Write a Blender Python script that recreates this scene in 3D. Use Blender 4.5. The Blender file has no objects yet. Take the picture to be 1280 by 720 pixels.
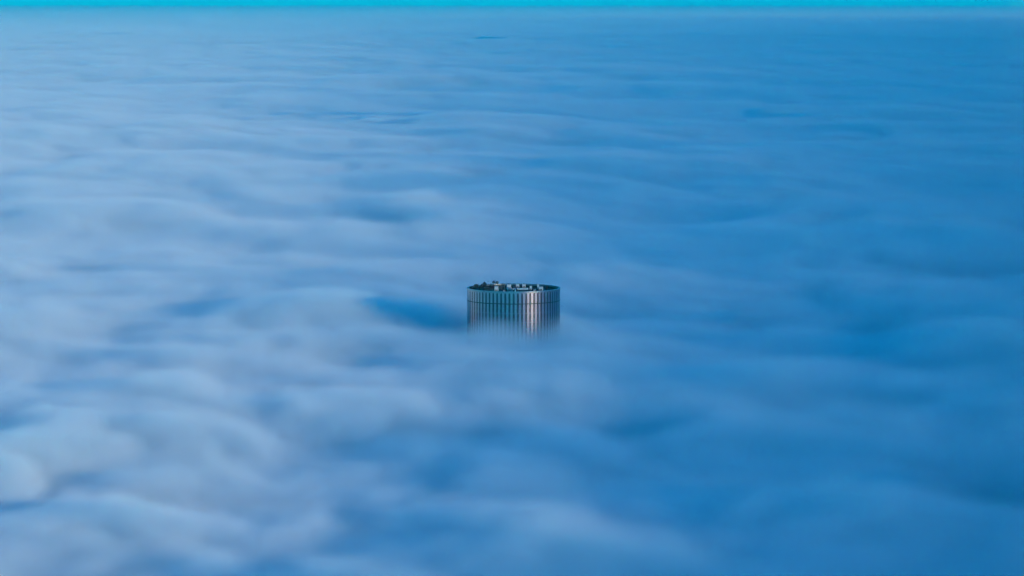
import bpy, bmesh, math, random
from mathutils import Vector, Matrix
R = math.radians
random.seed(7)
sc = bpy.context.scene
C = sc.collection
PI = math.pi

# ------------------------------------------------------------------ light
SUN_EL, SUN_AZ = R(8), R(46)      # low, behind and to the right of the viewpoint
to_sun = Vector((math.sin(SUN_AZ) * math.cos(SUN_EL), -math.cos(SUN_AZ) * math.cos(SUN_EL), math.sin(SUN_EL)))

w = bpy.data.worlds.new("World"); sc.world = w; w.use_nodes = True
nt = w.node_tree; nt.nodes.clear()
sky = nt.nodes.new('ShaderNodeTexSky'); sky.sky_type = 'NISHITA'; sky.sun_disc = False
sky.sun_elevation = SUN_EL; sky.sun_rotation = math.atan2(to_sun.x, to_sun.y)
sky.air_density = 1.0; sky.dust_density = 0.2; sky.ozone_density = 3.0
tc = nt.nodes.new('ShaderNodeTexCoord'); sp = nt.nodes.new('ShaderNodeSeparateXYZ')
nt.links.new(tc.outputs['Generated'], sp.inputs[0])
mr = nt.nodes.new('ShaderNodeMapRange'); mr.interpolation_type = 'SMOOTHSTEP'
nt.links.new(sp.outputs[2], mr.inputs[0]); mr.inputs[1].default_value = 0; mr.inputs[2].default_value = .03
tint = nt.nodes.new('ShaderNodeMix'); tint.data_type = 'RGBA'; nt.links.new(mr.outputs[0], tint.inputs[0])
tint.inputs[6].default_value = (.012, 9.6, 15.5, 1)      # the cyan band of sky along the horizon
tint.inputs[7].default_value = (.002, 1.78, 3.08, 1)       # the deep blue overhead
mul = nt.nodes.new('ShaderNodeMix'); mul.data_type = 'RGBA'; mul.blend_type = 'MULTIPLY'; mul.inputs[0].default_value = 1
bg = nt.nodes.new('ShaderNodeBackground'); bg.inputs[1].default_value = 0.15
wo = nt.nodes.new('ShaderNodeOutputWorld')
nt.links.new(sky.outputs[0], mul.inputs[6]); nt.links.new(tint.outputs[2], mul.inputs[7])
nt.links.new(mul.outputs[2], bg.inputs[0]); nt.links.new(bg.outputs[0], wo.inputs[0])

sl = bpy.data.lights.new('sun', 'SUN'); sl.energy = 3.2; sl.angle = R(.5); sl.color = (1, .84, .54)
so = bpy.data.objects.new('sun', sl); C.objects.link(so); so.rotation_euler = to_sun.to_track_quat('Z', 'Y').to_euler()

cd = bpy.data.cameras.new('camera'); cam = bpy.data.objects.new('camera', cd); C.objects.link(cam); sc.camera = cam
cam.location = (-0.7, -1386, 293); cam.rotation_euler = (R(84.92), 0, 0)
cd.sensor_width = 36; cd.lens = 113.5; cd.clip_start = 5; cd.clip_end = 2e5

# ------------------------------------------------------------------ materials
def mat(name, col, rough=.5, metal=0.0, var=.15, scale=1.5, spec=.5):
    m = bpy.data.materials.new(name); m.use_nodes = True; n = m.node_tree
    b = n.nodes['Principled BSDF']
    b.inputs['Metallic'].default_value = metal; b.inputs['Specular IOR Level'].default_value = spec
    tx = n.nodes.new('ShaderNodeTexCoord'); ns = n.nodes.new('ShaderNodeTexNoise')
    ns.inputs['Scale'].default_value = scale; ns.inputs['Detail'].default_value = 3
    n.links.new(tx.outputs['Object'], ns.inputs['Vector'])
    r = n.nodes.new('ShaderNodeValToRGB')
    r.color_ramp.elements[0].position = .3; r.color_ramp.elements[1].position = .7
    r.color_ramp.elements[0].color = tuple(c * (1 - var) for c in col) + (1,)
    r.color_ramp.elements[1].color = tuple(min(1, c * (1 + var)) for c in col) + (1,)
    n.links.new(ns.outputs[0], r.inputs[0]); n.links.new(r.outputs[0], b.inputs['Base Color'])
    q = n.nodes.new('ShaderNodeMapRange'); n.links.new(ns.outputs[0], q.inputs[0])
    q.inputs[3].default_value = max(.03, rough - .06); q.inputs[4].default_value = rough + .06
    n.links.new(q.outputs[0], b.inputs['Roughness'])
    return m

ALU = mat('brushed_aluminium', (.46, .41, .48), .33, 1.0, .08)
COPING = mat('coping_aluminium', (.30, .33, .38), .35, .9, .08)
GLASS = mat('tinted_glass', (.10, .09, .12), .32, .9, .25, .6)
CORE = mat('dark_wall', (.05, .055, .065), .6)
SPAN = mat('dark_joint', (.03, .035, .04), .5)
DECK = mat('bitumen_deck', (.015, .012, .02), .9, 0, .4, .5)
DARK = mat('dark_paint', (.012, .008, .02), .7, 0, .3)
GREY = mat('grey_galvanised', (.16, .17, .19), .5, .3, .2)
WHITE = mat('white_casing', (.85, .85, .85), .5, 0, .06)
PALE = mat('pale_casing', (.5, .5, .5), .5, 0, .1)
LOUV = mat('louvre_black', (.03, .03, .035), .6)
GROUND = mat('ground_soil', (.10, .11, .09), .95, 0, .4, .02)

# ------------------------------------------------------------------ mesh helpers
def obj(name, bm, m, parent=None, smooth=False):
    me = bpy.data.meshes.new(name); bmesh.ops.recalc_face_normals(bm, faces=bm.faces)
    bm.to_mesh(me); bm.free(); me.materials.append(m)
    if smooth:
        for p in me.polygons: p.use_smooth = True
    o = bpy.data.objects.new(name, me); C.objects.link(o); o.parent = parent
    return o

def bx(bm, cx, cy, cz, sx, sy, sz, rz=0.0, rx=0.0, bev=.03):
    t = bmesh.new(); bmesh.ops.create_cube(t, size=1)
    bmesh.ops.scale(t, vec=(sx, sy, sz), verts=t.verts)
    if bev: bmesh.ops.bevel(t, geom=t.edges[:], offset=min(bev, min(sx, sy, sz) * .3), segments=1, affect='EDGES')
    bmesh.ops.transform(t, matrix=Matrix.Translation((cx, cy, cz)) @ Matrix.Rotation(rz, 4, 'Z') @ Matrix.Rotation(rx, 4, 'X'), verts=t.verts)
    me = bpy.data.meshes.new('t'); t.to_mesh(me); t.free(); bm.from_mesh(me); bpy.data.meshes.remove(me)
    return bm

def bar(bm, a, b, r=.06, n=8, r2=None):
    a, b = Vector(a), Vector(b); d = b - a
    t = bmesh.new(); bmesh.ops.create_cone(t, cap_ends=True, segments=n, radius1=r, radius2=r if r2 is None else r2, depth=d.length)
    bmesh.ops.transform(t, matrix=Matrix.Translation((a + b) / 2) @ d.to_track_quat('Z', 'Y').to_matrix().to_4x4(), verts=t.verts)
    me = bpy.data.meshes.new('t'); t.to_mesh(me); t.free(); bm.from_mesh(me); bpy.data.meshes.remove(me)
    return bm

def ring(bm, r0, r1, z0, z1, n=210):
    """closed annular band"""
    vs = []
    for k in range(n):
        a = 2 * PI * k / n; c, s = math.cos(a), math.sin(a)
        vs.append([bm.verts.new((r * c, r * s, z)) for r, z in ((r0, z0), (r1, z0), (r1, z1), (r0, z1))])
    for k in range(n):
        A, B = vs[k], vs[(k + 1) % n]
        for i in range(4): bm.faces.new((A[i], B[i], B[(i + 1) % 4], A[(i + 1) % 4]))
    return bm

def disc(bm, r, z0, z1, n=140):
    bmesh.ops.create_cone(bm, cap_ends=True, segments=n, radius1=r, radius2=r, depth=z1 - z0, matrix=Matrix.Translation((0, 0, (z0 + z1) / 2)))
    return bm

def tag(o, label, cat, group=None):
    o['label'] = label; o['category'] = cat
    if group: o['group'] = group
    return o

def thing(name, label, cat, loc, rz=0.0, group=None):
    o = bpy.data.objects.new(name, None); C.objects.link(o); o.empty_display_size = 1
    o.location = loc; o.rotation_euler = (0, 0, rz)
    return tag(o, label, cat, group)

def copypart(src, parent, rz=0.0, loc=(0, 0, 0)):
    c = src.copy(); C.objects.link(c); c.parent = parent; c.rotation_euler = (0, 0, rz); c.location = loc
    return c

# ------------------------------------------------------------------ the setting
g = bmesh.new(); bmesh.ops.create_grid(g, x_segments=40, y_segments=60, size=1)
bmesh.ops.scale(g, vec=(14500, 49000, 1), verts=g.verts); bmesh.ops.translate(g, vec=(0, 47000, 0), verts=g.verts)
go = obj('ground', g, GROUND); go['kind'] = 'structure'

# ------------------------------------------------------------------ the round tower
RT, ZR, NB = 20.0, 170.0, 70            # radius, rim height, bays
LINES = [164.7, 160.7]
z = 160.7
while z - 4 > 4: z -= 4.0; LINES.append(z)
T = thing('skyscraper', 'round fluted metal and glass skyscraper top rising out of the fog', 'skyscraper', (0, 0, 0))
obj('wall', disc(bmesh.new(), RT - .75, 0, 168.2), CORE, T)
obj('roof', disc(bmesh.new(), RT - .5, 168.2, 168.5), DECK, T)
obj('parapet', ring(bmesh.new(), RT - .5, RT - .32, 168.2, 169.35), DARK, T)
obj('coping', ring(bmesh.new(), RT - .55, RT + .22, 169.35, 170.0), COPING, T)
da = 2 * PI / NB
def pane(a, z0, z1, r=RT - .03):
    b = bmesh.new(); h = da * .5 * .985
    p = [Vector((rr * math.cos(a + s * h), rr * math.sin(a + s * h), zz)) for rr in (r - .3, r) for s in (-1, 1) for zz in (z0, z1)]
    v = [b.verts.new(q) for q in p]
    for f in ((0, 1, 3, 2), (4, 6, 7, 5), (0, 4, 5, 1), (2, 3, 7, 6), (0, 2, 6, 4), (1, 5, 7, 3)): b.faces.new([v[i] for i in f])
    return b
# every window of the two top storeys that faces the viewpoint is its own part
proto = {}
storeys = [(LINES[0] + .09, 169.32), (LINES[1] + .09, LINES[0] - .09), (LINES[2] + .09, LINES[1] - .09)]
done = set()
for si, (z0, z1) in enumerate(storeys):
    for k in range(NB):
        a = da * (k + .5); front = -math.sin(a)
        if (si < 2 and front > .0) or (si == 2 and front > .55):
            if si not in proto: proto[si] = obj('window', pane(0, z0, z1), GLASS, T); proto[si].rotation_euler = (0, 0, a)
            else: copypart(proto[si], T, a)
            done.add((si, k))
rest = bmesh.new()
allst = storeys + [((LINES[i + 1] if i + 1 < len(LINES) else .5) + .09, LINES[i] - .09) for i in range(2, len(LINES))]
for si, (z0, z1) in enumerate(allst):
    for k in range(NB):
        if (si, k) in done: continue
        b = pane(da * (k + .5), z0, z1); me = bpy.data.meshes.new('t'); b.to_mesh(me); b.free(); rest.from_mesh(me); bpy.data.meshes.remove(me)
o = obj('far_window', rest, GLASS, T); o['kind'] = 'stuff'
# vertical fins, rounded section, running down the drum; arched heads in the crown
def fin():
    b = bmesh.new(); prof = [(-.47, -.32), (-.47, .02), (.47, .02), (.47, -.32)]
    for z0, z1 in ((0.2, LINES[0] - .07), (LINES[0] + .07, 169.34)):
        lo = [b.verts.new((RT + y, x, z0)) for x, y in prof]; hi = [b.verts.new((RT + y, x, z1)) for x, y in prof]
        n = len(prof)
        for i in range(n): b.faces.new((lo[i], lo[(i + 1) % n], hi[(i + 1) % n], hi[i]))
        b.faces.new(lo[::-1]); b.faces.new(hi)
    for s in (-1, 1):       # little arched shoulders under the coping
        q = [b.verts.new((RT + yy, s * xx, zz)) for yy in (-.28, .05) for xx, zz in ((.475, 169.33), (.475, 168.75), (.58, 169.1), (.86, 169.33))]
        b.faces.new(q[:4]); b.faces.new(q[4:][::-1])
        for i in range(4): j = (i + 1) % 4; b.faces.new((q[i], q[j], q[4 + j], q[4 + i]))
    return b
f0 = obj('fin', fin(), ALU, T)
for k in range(1, NB): copypart(f0, T, da * k)
for i, zl in enumerate(LINES[:1]):
    obj('joint', ring(bmesh.new(), RT - .7, RT + .08, zl - .19, zl + .19), SPAN, T)
for zl in LINES[1:]:
    obj('floor_band', ring(bmesh.new(), RT - .7, RT - .005, zl - .09, zl + .09), COPING if zl > 155 else SPAN, T)

# ------------------------------------------------------------------ machines on the roof
D = 168.5
def casing_unit(name, label, cat, x, y, sx, sy, z1, m=WHITE, rz=0.0, fans=1, legs=.3, group=None, cap=True):
    t = thing(name, label, cat, (x, y, D), rz, group); h = z1 - D
    b = bmesh.new()
    for i in (-1, 1):
        for j in (-1, 1): bx(b, i * (sx / 2 - .12), j * (sy / 2 - .12), legs / 2, .12, .12, legs)
    obj('base_frame', b, GREY, t)
    obj('casing', bx(bmesh.new(), 0, 0, (legs + h - .08) / 2, sx, sy, h - .08 - legs, bev=.06), m, t)
    if cap: obj('lid', bx(bmesh.new(), 0, 0, h - .04, sx + .14, sy + .14, .08, bev=.02), m, t)
    b = bmesh.new()
    for k in range(6): bx(b, 0, -sy / 2 - .02, legs + .12 + k * .09, sx * .7, .05, .05, bev=0)
    obj('louvre', b, LOUV, t)
    for k in range(fans):
        fx = (k - (fans - 1) / 2) * sx / fans
        b = bar(bmesh.new(), (fx, 0, h + .0), (fx, 0, h + .14), min(sx / fans, sy) * .38, 16)
        obj('fan', b, GREY, t, True)
    return t

casing_unit('air_handling_unit', 'bright white box unit in front of the twin antenna drums', 'air unit', -7.4, -3, 1.7, 1.6, 170.75, fans=0)
casing_unit('air_handling_unit', 'white box unit under the dark lifting arm near the back rim', 'air unit', -2.1, 7, 1.8, 1.5, 170.75, rz=.2, fans=1)
casing_unit('condenser', 'pale low unit at the back rim, left one of the two alike', 'air unit', 1.7, 13.5, 1.5, 1.2, 170.35, fans=2)
casing_unit('condenser', 'pale low unit at the back rim, right one of the two alike', 'air unit', 4.5, 13.5, 1.5, 1.2, 170.35, fans=2)
casing_unit('condenser', 'small pale box alone at the front left behind the rim', 'air unit', -4.1, -12, .8, .8, 169.95, PALE, fans=1)
casing_unit('condenser', 'small pale box nearest the front rim on the right', 'air unit', 8.9, -13.5, .9, .9, 170.35, PALE, fans=1)
casing_unit('air_handling_unit', 'small white unit between the long duct and the far right unit', 'air unit', 7.4, 2, 1.0, 1.0, 170.5, fans=0)
casing_unit('air_handling_unit', 'tall narrow white unit near the back rim on the right', 'air unit', 10.6, 9, .8, .9, 170.75, fans=0)
casing_unit('air_handling_unit', 'wide white unit on the right with a stepped top', 'air unit', 11.8, 0, 1.7, 1.6, 170.4, rz=-.1, fans=1)
casing_unit('dark_cabinet', 'low dark cabinet beside the small pale box at front right', 'cabinet', 8.8, -6, 1.6, 1.4, 170.2, DARK, fans=0)
casing_unit('dark_cabinet', 'dark square cabinet at the far left rim', 'cabinet', -16.1, 1.5, 1.7, 1.8, 171.2, DARK, fans=1)
casing_unit('dark_cabinet', 'low dark cabinet in the middle of the roof behind the hood', 'cabinet', .2, 3.5, 2.2, 1.6, 169.9, DARK, fans=1)
casing_unit('dark_cabinet', 'dark cabinet left of the bright box, low on the deck', 'cabinet', -11.5, -4, 2.4, 2.0, 170.4, DARK, fans=2)

# cluster of small ducts
t = thing('pipe_cluster', 'cluster of small white vent pipes left of the arched hood', 'vent pipes', (-1.7, -5, D))
b = bx(bmesh.new(), 0, 0, .35, 2.0, 1.4, .7); obj('plinth', b, GREY, t)
for px, py, hh in ((-.75, .2, 1.35), (-.25, -.3, 1.85), (.25, .25, 1.5), (.7, -.2, 1.95), (1.05, .4, 1.3)):
    p = obj('pipe', bar(bmesh.new(), (px, py, .7 if abs(px) < 1 else 0), (px, py, hh), .11, 12), WHITE, t, True)
    obj('cowl', bar(bmesh.new(), (px, py, hh + .04), (px, py, hh + .2), .22, 12, .05), WHITE, p, True)

# arched exhaust hood
t = thing('exhaust_hood', 'white arched exhaust hood bent over at the left end of the long duct', 'exhaust hood', (.2, -9, D))
b = bmesh.new(); pts = [(0.55, 0, 0), (0.55, 0, 1.5)] + [(.55 - .45 * (1 - math.cos(a)), 0, 1.5 + .45 * math.sin(a)) for a in (.5, 1.0, 1.57, 2.1, 2.7)] + [(-.35, 0, 1.35)]
for p, q in zip(pts, pts[1:]): bar(b, p, q, .27, 12)
obj('duct', b, WHITE, t, True); obj('flange', bar(bmesh.new(), (.55, 0, 0), (.55, 0, .12), .45, 12), GREY, t)

# long duct on legs
t = thing('long_duct', 'longest bright white duct on legs near the front of the roof', 'duct', (3.95, -10, D))
b = bmesh.new()
for k in range(5): bx(b, -1.86 + k * .93, 0, 1.72 + (.0, .07, .1, .07, .12)[k], .90, 1.1, .62, bev=.05)
obj('duct', b, WHITE, t)
b = bmesh.new()
for k in range(4): bx(b, -1.4 + k * .93, 0, 1.75, .05, 1.2, .78, bev=0)
obj('joint', b, GREY, t)
for k in range(5):
    for j in (-1, 1): obj('leg', bx(bmesh.new(), -1.86 + k * .93, j * .45, .7, .12, .12, 1.4), GREY, t)
obj('end_cap', bx(bmesh.new(), -2.45, 0, 1.95, .28, .8, .5, rz=0), WHITE, t)

# antenna frame with two drum dishes
t = thing('antenna_frame', 'tallest dark lattice frame carrying two drum antennas at back left', 'antenna frame', (-7.9, 4.5, D))
b = bmesh.new()
for x in (-1.0, 0, 1.0):
    for y in (-.5, .5): bar(b, (x, y, 0), (x, y, 3.0), .07)
for zz in (1.0, 2.0, 3.0):
    for y in (-.5, .5): bar(b, (-1.0, y, zz), (1.0, y, zz), .05)
bar(b, (-1, -.5, 1), (0, -.5, 2), .05); bar(b, (1, -.5, 1), (0, -.5, 2), .05)
obj('frame', b, DARK, t)
for x, zz in ((-.75, 3.45), (.75, 3.3)):
    dr = obj('dish', bar(bmesh.new(), (x, -.35, zz), (x, .25, zz), .62, 20), DARK, t)
    obj('radome', bar(bmesh.new(), (x, -.36, zz), (x, -.52, zz), .36, 20, .2), GREY, dr)
obj('mast', bar(bmesh.new(), (0, 0, 0), (0, 0, 4.6), .05), DARK, t)

# crane on a pedestal, arm reaching right
t = thing('roof_crane', 'dark maintenance crane with peaked cab and long arm reaching right', 'crane', (-12.6, 5, D))
obj('pedestal', bar(bmesh.new(), (0, 0, 0), (0, 0, 1.8), .5, 12), DARK, t)
b = bmesh.new(); P = [(-.95, 1.8), (.95, 1.8), (.95, 2.7), (.1, 3.5), (-.35, 3.45), (-.95, 2.6)]
fr = [b.verts.new((x, -.7, zz)) for x, zz in P]; bk = [b.verts.new((x, .7, zz)) for x, zz in P]
b.faces.new(fr); b.faces.new(bk[::-1])
for i in range(6): b.faces.new((fr[i], fr[(i + 1) % 6], bk[(i + 1) % 6], bk[i]))
obj('cab', b, DARK, t)
am = obj('arm', bx(bmesh.new(), 2.6, 0, 2.25, 3.6, .45, .42), GREY, t)
obj('counterweight', bx(bmesh.new(), -1.3, 0, 2.2, .6, 1.2, .7), DARK, t)
obj('hook', bar(bmesh.new(), (4.2, 0, 2.05), (4.2, 0, 1.2), .05), DARK, am)

# lifting arm and guard frame
t = thing('davit', 'thin dark lifting arm rising behind a white box unit', 'lifting arm', (-3.2, 9.5, D))
obj('post', bar(bmesh.new(), (0, 0, 0), (0, 0, 2.3), .1), DARK, t)
obj('arm', bar(bmesh.new(), (0, 0, 2.2), (1.7, 0, 2.75), .09), DARK, t)
t = thing('tank_cage', 'dark open box cage with posts left of the lifting arm', 'frame', (-4.6, 7, D))
b = bmesh.new()
for x in (-.65, .65):
    for y in (-.6, .6): bar(b, (x, y, 0), (x, y, 2.6), .09)
for zz in (1.4, 2.6):
    for y in (-.6, .6): bar(b, (-.65, y, zz), (.65, y, zz), .08)
    for x in (-.65, .65): bar(b, (x, -.6, zz), (x, .6, zz), .08)
obj('frame', b, GREY, t); obj('tank', bar(bmesh.new(), (0, 0, .1), (0, 0, 2.2), .45, 14), DARK, t, True)
t = thing('guard_rail', 'thin rail linking the antenna frame and the open box cage', 'rail', (-6, 6.2, D))
b = bmesh.new(); bar(b, (-1, 0, 2.1), (1.4, 0, 2.1), .07); bar(b, (-1, 0, 1.5), (1.4, 0, 1.5), .05); obj('rail', b, GREY, t)
for x in (-.9, .2, 1.3): obj('post', bar(bmesh.new(), (x, 0, 0), (x, 0, 2.1), .05), GREY, t)
# low dark machinery along the left rim
for i, (x, y, s, h, lab) in enumerate(((-18, 0, .9, 1.75, 'low dark cylinder tank at the leftmost end of the roof'), (-14.2, -2.5, 1.0, 2.05, 'dark cylinder tank between the far left cabinet and the crane'), (-9.8, 9, .9, 2.1, 'dark cylinder tank behind the crane arm near the back rim'), (14.2, 5.5, .8, 1.3, 'low dark cylinder tank at the right end of the roof'))):
    t = thing('tank', lab, 'tank', (x, y, D)); obj('shell', bar(bmesh.new(), (0, 0, .15), (0, 0, h), s * .8, 18), DARK, t)
    obj('dome', bar(bmesh.new(), (0, 0, h), (0, 0, h + .25), s * .8, 18, s * .3), DARK, t); obj('base', bx(bmesh.new(), 0, 0, .08, s * 1.7, s * 1.7, .15), GREY, t)

# ------------------------------------------------------------------ the sea of fog
FZ = 154.3
NOISE_OFF = (3, 7, 0)
FOG_COL = (.9, .93, .95, 1); FOG_G = -.55; SIGMA = .08; EDGE = 11.0
# swells and hollows of the fog top, in metres: x, y, radius x, radius y, height
SWELLS = [
    (330, -330, 190, 330, 12), (-420, -150, 300, 500, 10), (-900, 1900, 650, 1200, 14),  # out-of-view swells, shaped to shade the right and catch sun at left
    (-24, 4, 17, 30, -12), (-44, 66, 46, 46, 3), (-85, 45, 42, 50, 4.5), (-78, 34, 26, 34, 2.5), (0, -50, 70, 32, 2.6), (-18, -40, 16, 14, 2), (12, -42, 15, 26, -5.5), (-150, -330, 60, 90, 5),
    (131, -250, 17, 18, -17), (46, -290, 20, 22, -11), (40, 105, 28, 55, -9), (110, 100, 60, 50, -6), (270, 590, 55, 120, 7), (155, 1460, 120, 240, 8), (152, -440, 26, 38, -17), (0, -570, 45, 110, 7), (95, -170, 26, 40, 6), (95, -480, 24, 46, 7), (185, -60, 34, 60, 6), (150, 60, 40, 30, -10), (75, 10, 26, 26, -6), (250, 330, 60, 60, -10), (120, 800, 60, 110, -9), (-60, -130, 26, 30, -6),
]
def fog_material(name='fog', dens=1.0):
    m = bpy.data.materials.new(name); m.use_nodes = True; n = m.node_tree; n.nodes.clear()
    m.cycles.volume_step_rate = 1.0
    v = n.nodes.new('ShaderNodeVolumePrincipled'); v.inputs['Density'].default_value = dens
    v.inputs['Color'].default_value = FOG_COL; v.inputs['Anisotropy'].default_value = FOG_G
    o = n.nodes.new('ShaderNodeOutputMaterial'); n.links.new(v.outputs[0], o.inputs['Volume'])
    return m
FOGM = fog_material()
SHADE_MISTM = fog_material('shade_mist', .01)      # its grid holds a hundred times the density: thin values would be clipped

def fog(lo, hi, vox, wave, puff, long, amp, detail, fade_near, fade_far, billows=False):
    """one block of the fog: a density grid filled from a noise height field"""
    n = bpy.data.node_groups.new('fog', 'GeometryNodeTree')
    n.interface.new_socket('Geometry', in_out='OUTPUT', socket_type='NodeSocketGeometry')
    def N(t, **k):
        x = n.nodes.new(t)
        for a, b in k.items(): setattr(x, a, b)
        return x
    def M(op, *ar):
        x = N('ShaderNodeMath', operation=op)
        for i, v in enumerate(ar):
            if isinstance(v, (int, float)): x.inputs[i].default_value = v
            else: n.links.new(v, x.inputs[i])
        return x.outputs[0]
    def V(op, *ar, out=0):
        x = N('ShaderNodeVectorMath', operation=op)
        for i, v in enumerate(ar):
            if isinstance(v, tuple): x.inputs[i].default_value = v
            else: n.links.new(v, x.inputs[i])
        return x.outputs[out]
    def ramp(v, a, b, c=0.0, d=1.0, kind='SMOOTHSTEP'):
        r = N('ShaderNodeMapRange', interpolation_type=kind)
        n.links.new(v, r.inputs[0])
        for i, q in enumerate((a, b, c, d)): r.inputs[1 + i].default_value = q
        return r.outputs[0]
    pos = N('GeometryNodeInputPosition').outputs[0]
    sep = N('ShaderNodeSeparateXYZ'); n.links.new(pos, sep.inputs[0])
    def noise(scl, det, rough, off, dist=0.0):
        x = N('ShaderNodeTexNoise'); n.links.new(V('MULTIPLY_ADD', pos, scl, off), x.inputs['Vector'])
        x.inputs['Scale'].default_value = 1; x.inputs['Detail'].default_value = det
        x.inputs['Roughness'].default_value = rough; x.inputs['Distortion'].default_value = dist
        return M('SUBTRACT', x.outputs[0], .5)
    h = M('ADD', M('MULTIPLY', noise((1 / wave[0], 1 / wave[1], 1 / 90), detail, .5, NOISE_OFF, .2), 17.0),
          M('MULTIPLY_ADD', noise((1 / 500, 1 / 1100, 0), 2, .55, (.3, .7, 0)), 34.0, FZ))
    h = M('MULTIPLY_ADD', noise((1 / puff, long / puff, 1 / puff), min(3, detail), .5, (2, 6, 1), .4), amp, h)
    for x, y, rx, ry, hh in SWELLS:
        q = V('MULTIPLY', V('SUBTRACT', pos, (x, y, 0)), (1 / rx, 1 / ry, 0))
        h = M('MULTIPLY_ADD', M('EXPONENT', M('MULTIPLY', V('DOT_PRODUCT', q, q, out=1), -1.0)), float(hh), h)
    if billows:     # tighter rolls of fog at the near left
        q = V('MULTIPLY', V('SUBTRACT', pos, (-120, -420, 0)), (1 / 130, 1 / 330, 0))
        k = M('EXPONENT', M('MULTIPLY', V('DOT_PRODUCT', q, q, out=1), -1.0))
        bl = M('ABSOLUTE', noise((1 / 48, 1 / 75, 1 / 60), 3, .5, (5, 1, 3), .4))
        h = M('MULTIPLY_ADD', M('MULTIPLY', k, M('SUBTRACT', .1, bl)), -33.0, h)
        e = M('MULTIPLY_ADD', k, -5.0, EDGE)
        q = V('MULTIPLY', V('SUBTRACT', pos, (16, -40, 0)), (1 / 17, 1 / 30, 0))   # thinner veil before the lit side of the tower
        kv = M('EXPONENT', M('MULTIPLY', V('DOT_PRODUCT', q, q, out=1), -1.0))
        e = M('MULTIPLY_ADD', kv, 12.0, e); h = M('MULTIPLY_ADD', kv, 3.5, h)
    else: e = EDGE
    dens = ramp(M('DIVIDE', M('SUBTRACT', h, sep.outputs[2]), e), 0.0, 1.0, 0.0, SIGMA)
    dens = M('MULTIPLY', dens, ramp(noise((1.5 / puff, 1.5 * long / puff, 1.6 / puff), 2, .5, (9, 4, 2)), -.2, .2, .15, 1.85, 'LINEAR'))
    if fade_near: dens = M('MULTIPLY', dens, ramp(sep.outputs[1], fade_near[0], fade_near[1], kind='LINEAR'))
    if fade_far: dens = M('MULTIPLY', dens, ramp(sep.outputs[1], fade_far[0], fade_far[1], 1.0, 0.0, kind='LINEAR'))
    vc = N('GeometryNodeVolumeCube'); n.links.new(dens, vc.inputs['Density'])
    vc.inputs['Min'].default_value = lo; vc.inputs['Max'].default_value = hi
    for a, i, s_ in (('Resolution X', 0, 0), ('Resolution Y', 1, 0), ('Resolution Z', 2, 0)):
        vc.inputs[a].default_value = max(2, int((hi[i] - lo[i]) / (vox[i] * VS)))
    sm = N('GeometryNodeSetMaterial'); sm.inputs['Material'].default_value = FOGM
    out = N('NodeGroupOutput')
    n.links.new(vc.outputs[0], sm.inputs[0]); n.links.new(sm.outputs[0], out.inputs[0])
    b = bmesh.new(); bx(b, (lo[0] + hi[0]) / 2, (lo[1] + hi[1]) / 2, (lo[2] + hi[2]) / 2, hi[0] - lo[0], hi[1] - lo[1], hi[2] - lo[2], bev=0)
    o = obj('fog', b, FOGM); o['kind'] = 'stuff'
    md = o.modifiers.new('fog', 'NODES'); md.node_group = n
    return o
VS = 1.0
FB = 118
fog((-320, -820, FB), (480, 650, 176), (3.2, 4, 1.3), (140, 240), 45, .75, 13.0, 4, None, (350, 650), True)
fog((-700, 350, FB), (1000, 3300, 180), (7, 11, 1.8), (130, 420), 85, .4, 17.0, 4, (350, 650), (2600, 3300))
fog((-2400, 2600, FB), (2700, 12000, 190), (15, 40, 2.5), (150, 900), 150, .22, 26.0, 3, (2600, 3300), (10500, 12000))
fog((-14000, 10500, FB), (14000, 95000, 195), (90, 260, 6), (500, 4000), 700, .2, 40.0, 2, (10500, 12000), None)

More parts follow.
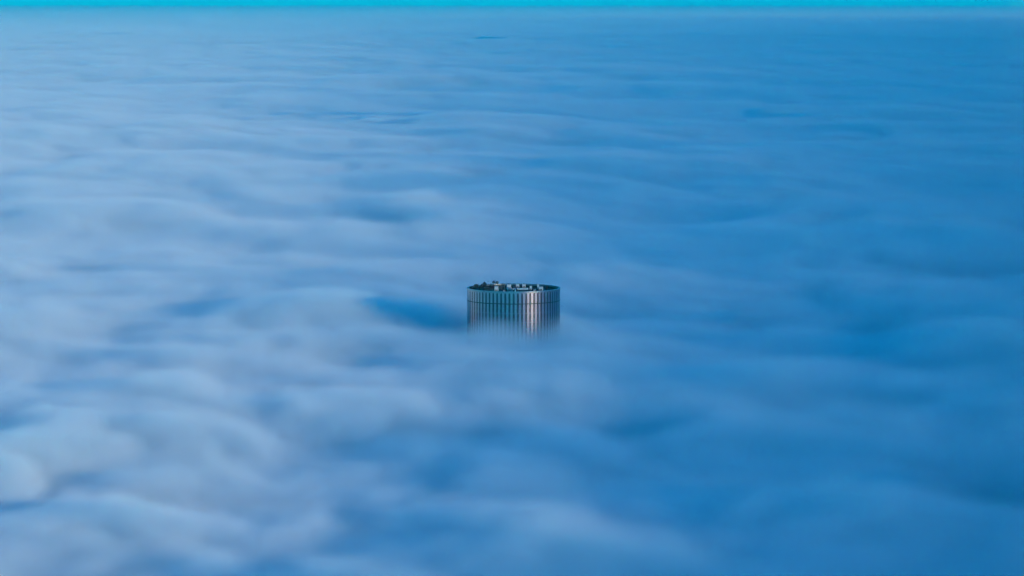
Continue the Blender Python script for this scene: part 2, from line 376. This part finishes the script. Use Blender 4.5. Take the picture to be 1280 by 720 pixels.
def shade_mist_bank(lo, hi, vox, y0, y1):
    """deeper mist bank added out of view, to the right, thinning upwards: it dims the low sun over the right of the fog"""
    n = bpy.data.node_groups.new('shade_mist', 'GeometryNodeTree')
    n.interface.new_socket('Geometry', in_out='OUTPUT', socket_type='NodeSocketGeometry')
    def M(op, *ar):
        x = n.nodes.new('ShaderNodeMath'); x.operation = op
        for i, v in enumerate(ar):
            if isinstance(v, (int, float)): x.inputs[i].default_value = v
            else: n.links.new(v, x.inputs[i])
        return x.outputs[0]
    def ramp(v, a, b, c=0.0, d=1.0):
        r = n.nodes.new('ShaderNodeMapRange'); n.links.new(v, r.inputs[0])
        for i, q in enumerate((a, b, c, d)): r.inputs[1 + i].default_value = q
        return r.outputs[0]
    pos = n.nodes.new('GeometryNodeInputPosition').outputs[0]
    sep = n.nodes.new('ShaderNodeSeparateXYZ'); n.links.new(pos, sep.inputs[0])
    dist = M('ADD', sep.outputs[1], 1386.0)
    side = M('DIVIDE', sep.outputs[0], dist); up = M('DIVIDE', M('SUBTRACT', sep.outputs[2], 154.0), dist)
    ns = n.nodes.new('ShaderNodeTexNoise'); n.links.new(pos, ns.inputs['Vector']); ns.inputs['Scale'].default_value = 1 / 150; ns.inputs['Detail'].default_value = 2
    top = M('MULTIPLY_ADD', M('SUBTRACT', ns.outputs[0], .5), .08, MB_H)
    d = M('MULTIPLY', ramp(M('SUBTRACT', top, up), 0, .012), ramp(side, .170, .195))
    d = M('MULTIPLY', M('MULTIPLY', d, ramp(side, .8, .65)), M('DIVIDE', MB_D * 138600, dist))
    d = M('MULTIPLY', d, M('MULTIPLY', ramp(sep.outputs[1], y0[0], y0[1]), ramp(sep.outputs[1], y1[0], y1[1], 1.0, 0.0)))
    vc = n.nodes.new('GeometryNodeVolumeCube'); n.links.new(d, vc.inputs['Density'])
    vc.inputs['Min'].default_value = lo; vc.inputs['Max'].default_value = hi
    for i, a in enumerate('XYZ'): vc.inputs['Resolution ' + a].default_value = int((hi[i] - lo[i]) / vox[i])
    sm = n.nodes.new('GeometryNodeSetMaterial'); sm.inputs['Material'].default_value = SHADE_MISTM
    out = n.nodes.new('NodeGroupOutput'); n.links.new(vc.outputs[0], sm.inputs[0]); n.links.new(sm.outputs[0], out.inputs[0])
    b = bmesh.new(); bx(b, *[(lo[i] + hi[i]) / 2 for i in range(3)], *[hi[i] - lo[i] for i in range(3)], bev=0)
    o = obj('shade_mist', b, SHADE_MISTM); o['kind'] = 'stuff'  # unseen bank, added to shade the right of the fog
    md = o.modifiers.new('shade_mist', 'NODES'); md.node_group = n
MB_H, MB_D = .060, .0054
shade_mist_bank((95, -1000, 150), (2300, 1600, 330), (14, 30, 5), (-1000, -900), (1500, 1600))
shade_mist_bank((460, 1500, 150), (19000, 26000, 1500), (100, 150, 16), (1500, 1600), (9000, 25800))


# thin blue air between the viewpoint and the horizon
hm = bpy.data.materials.new('haze'); hm.use_nodes = True; n = hm.node_tree; n.nodes.clear()
v = n.nodes.new('ShaderNodeVolumePrincipled'); v.inputs['Density'].default_value = 3.2e-5; v.inputs['Color'].default_value = (.02, 1, 1, 1)
o = n.nodes.new('ShaderNodeOutputMaterial'); n.links.new(v.outputs[0], o.inputs['Volume'])
b = bmesh.new(); bx(b, 0, 47000, 761, 40000, 100000, 1524, bev=0)
ho = obj('haze', b, hm); ho['kind'] = 'stuff'; ho.display_type = 'WIRE'

# ------------------------------------------------------------------ render settings
c = sc.cycles
c.volume_bounces = 6; c.max_bounces = 12; c.diffuse_bounces = 2; c.glossy_bounces = 3
c.volume_max_steps = 1024
c.use_denoising = True; c.use_adaptive_sampling = True; c.adaptive_threshold = .08; c.adaptive_min_samples = 16
c.volume_step_rate = 6.0
vs = sc.view_settings
vs.view_transform = 'Standard'; vs.look = 'None'; vs.exposure = -.68; vs.gamma = 1
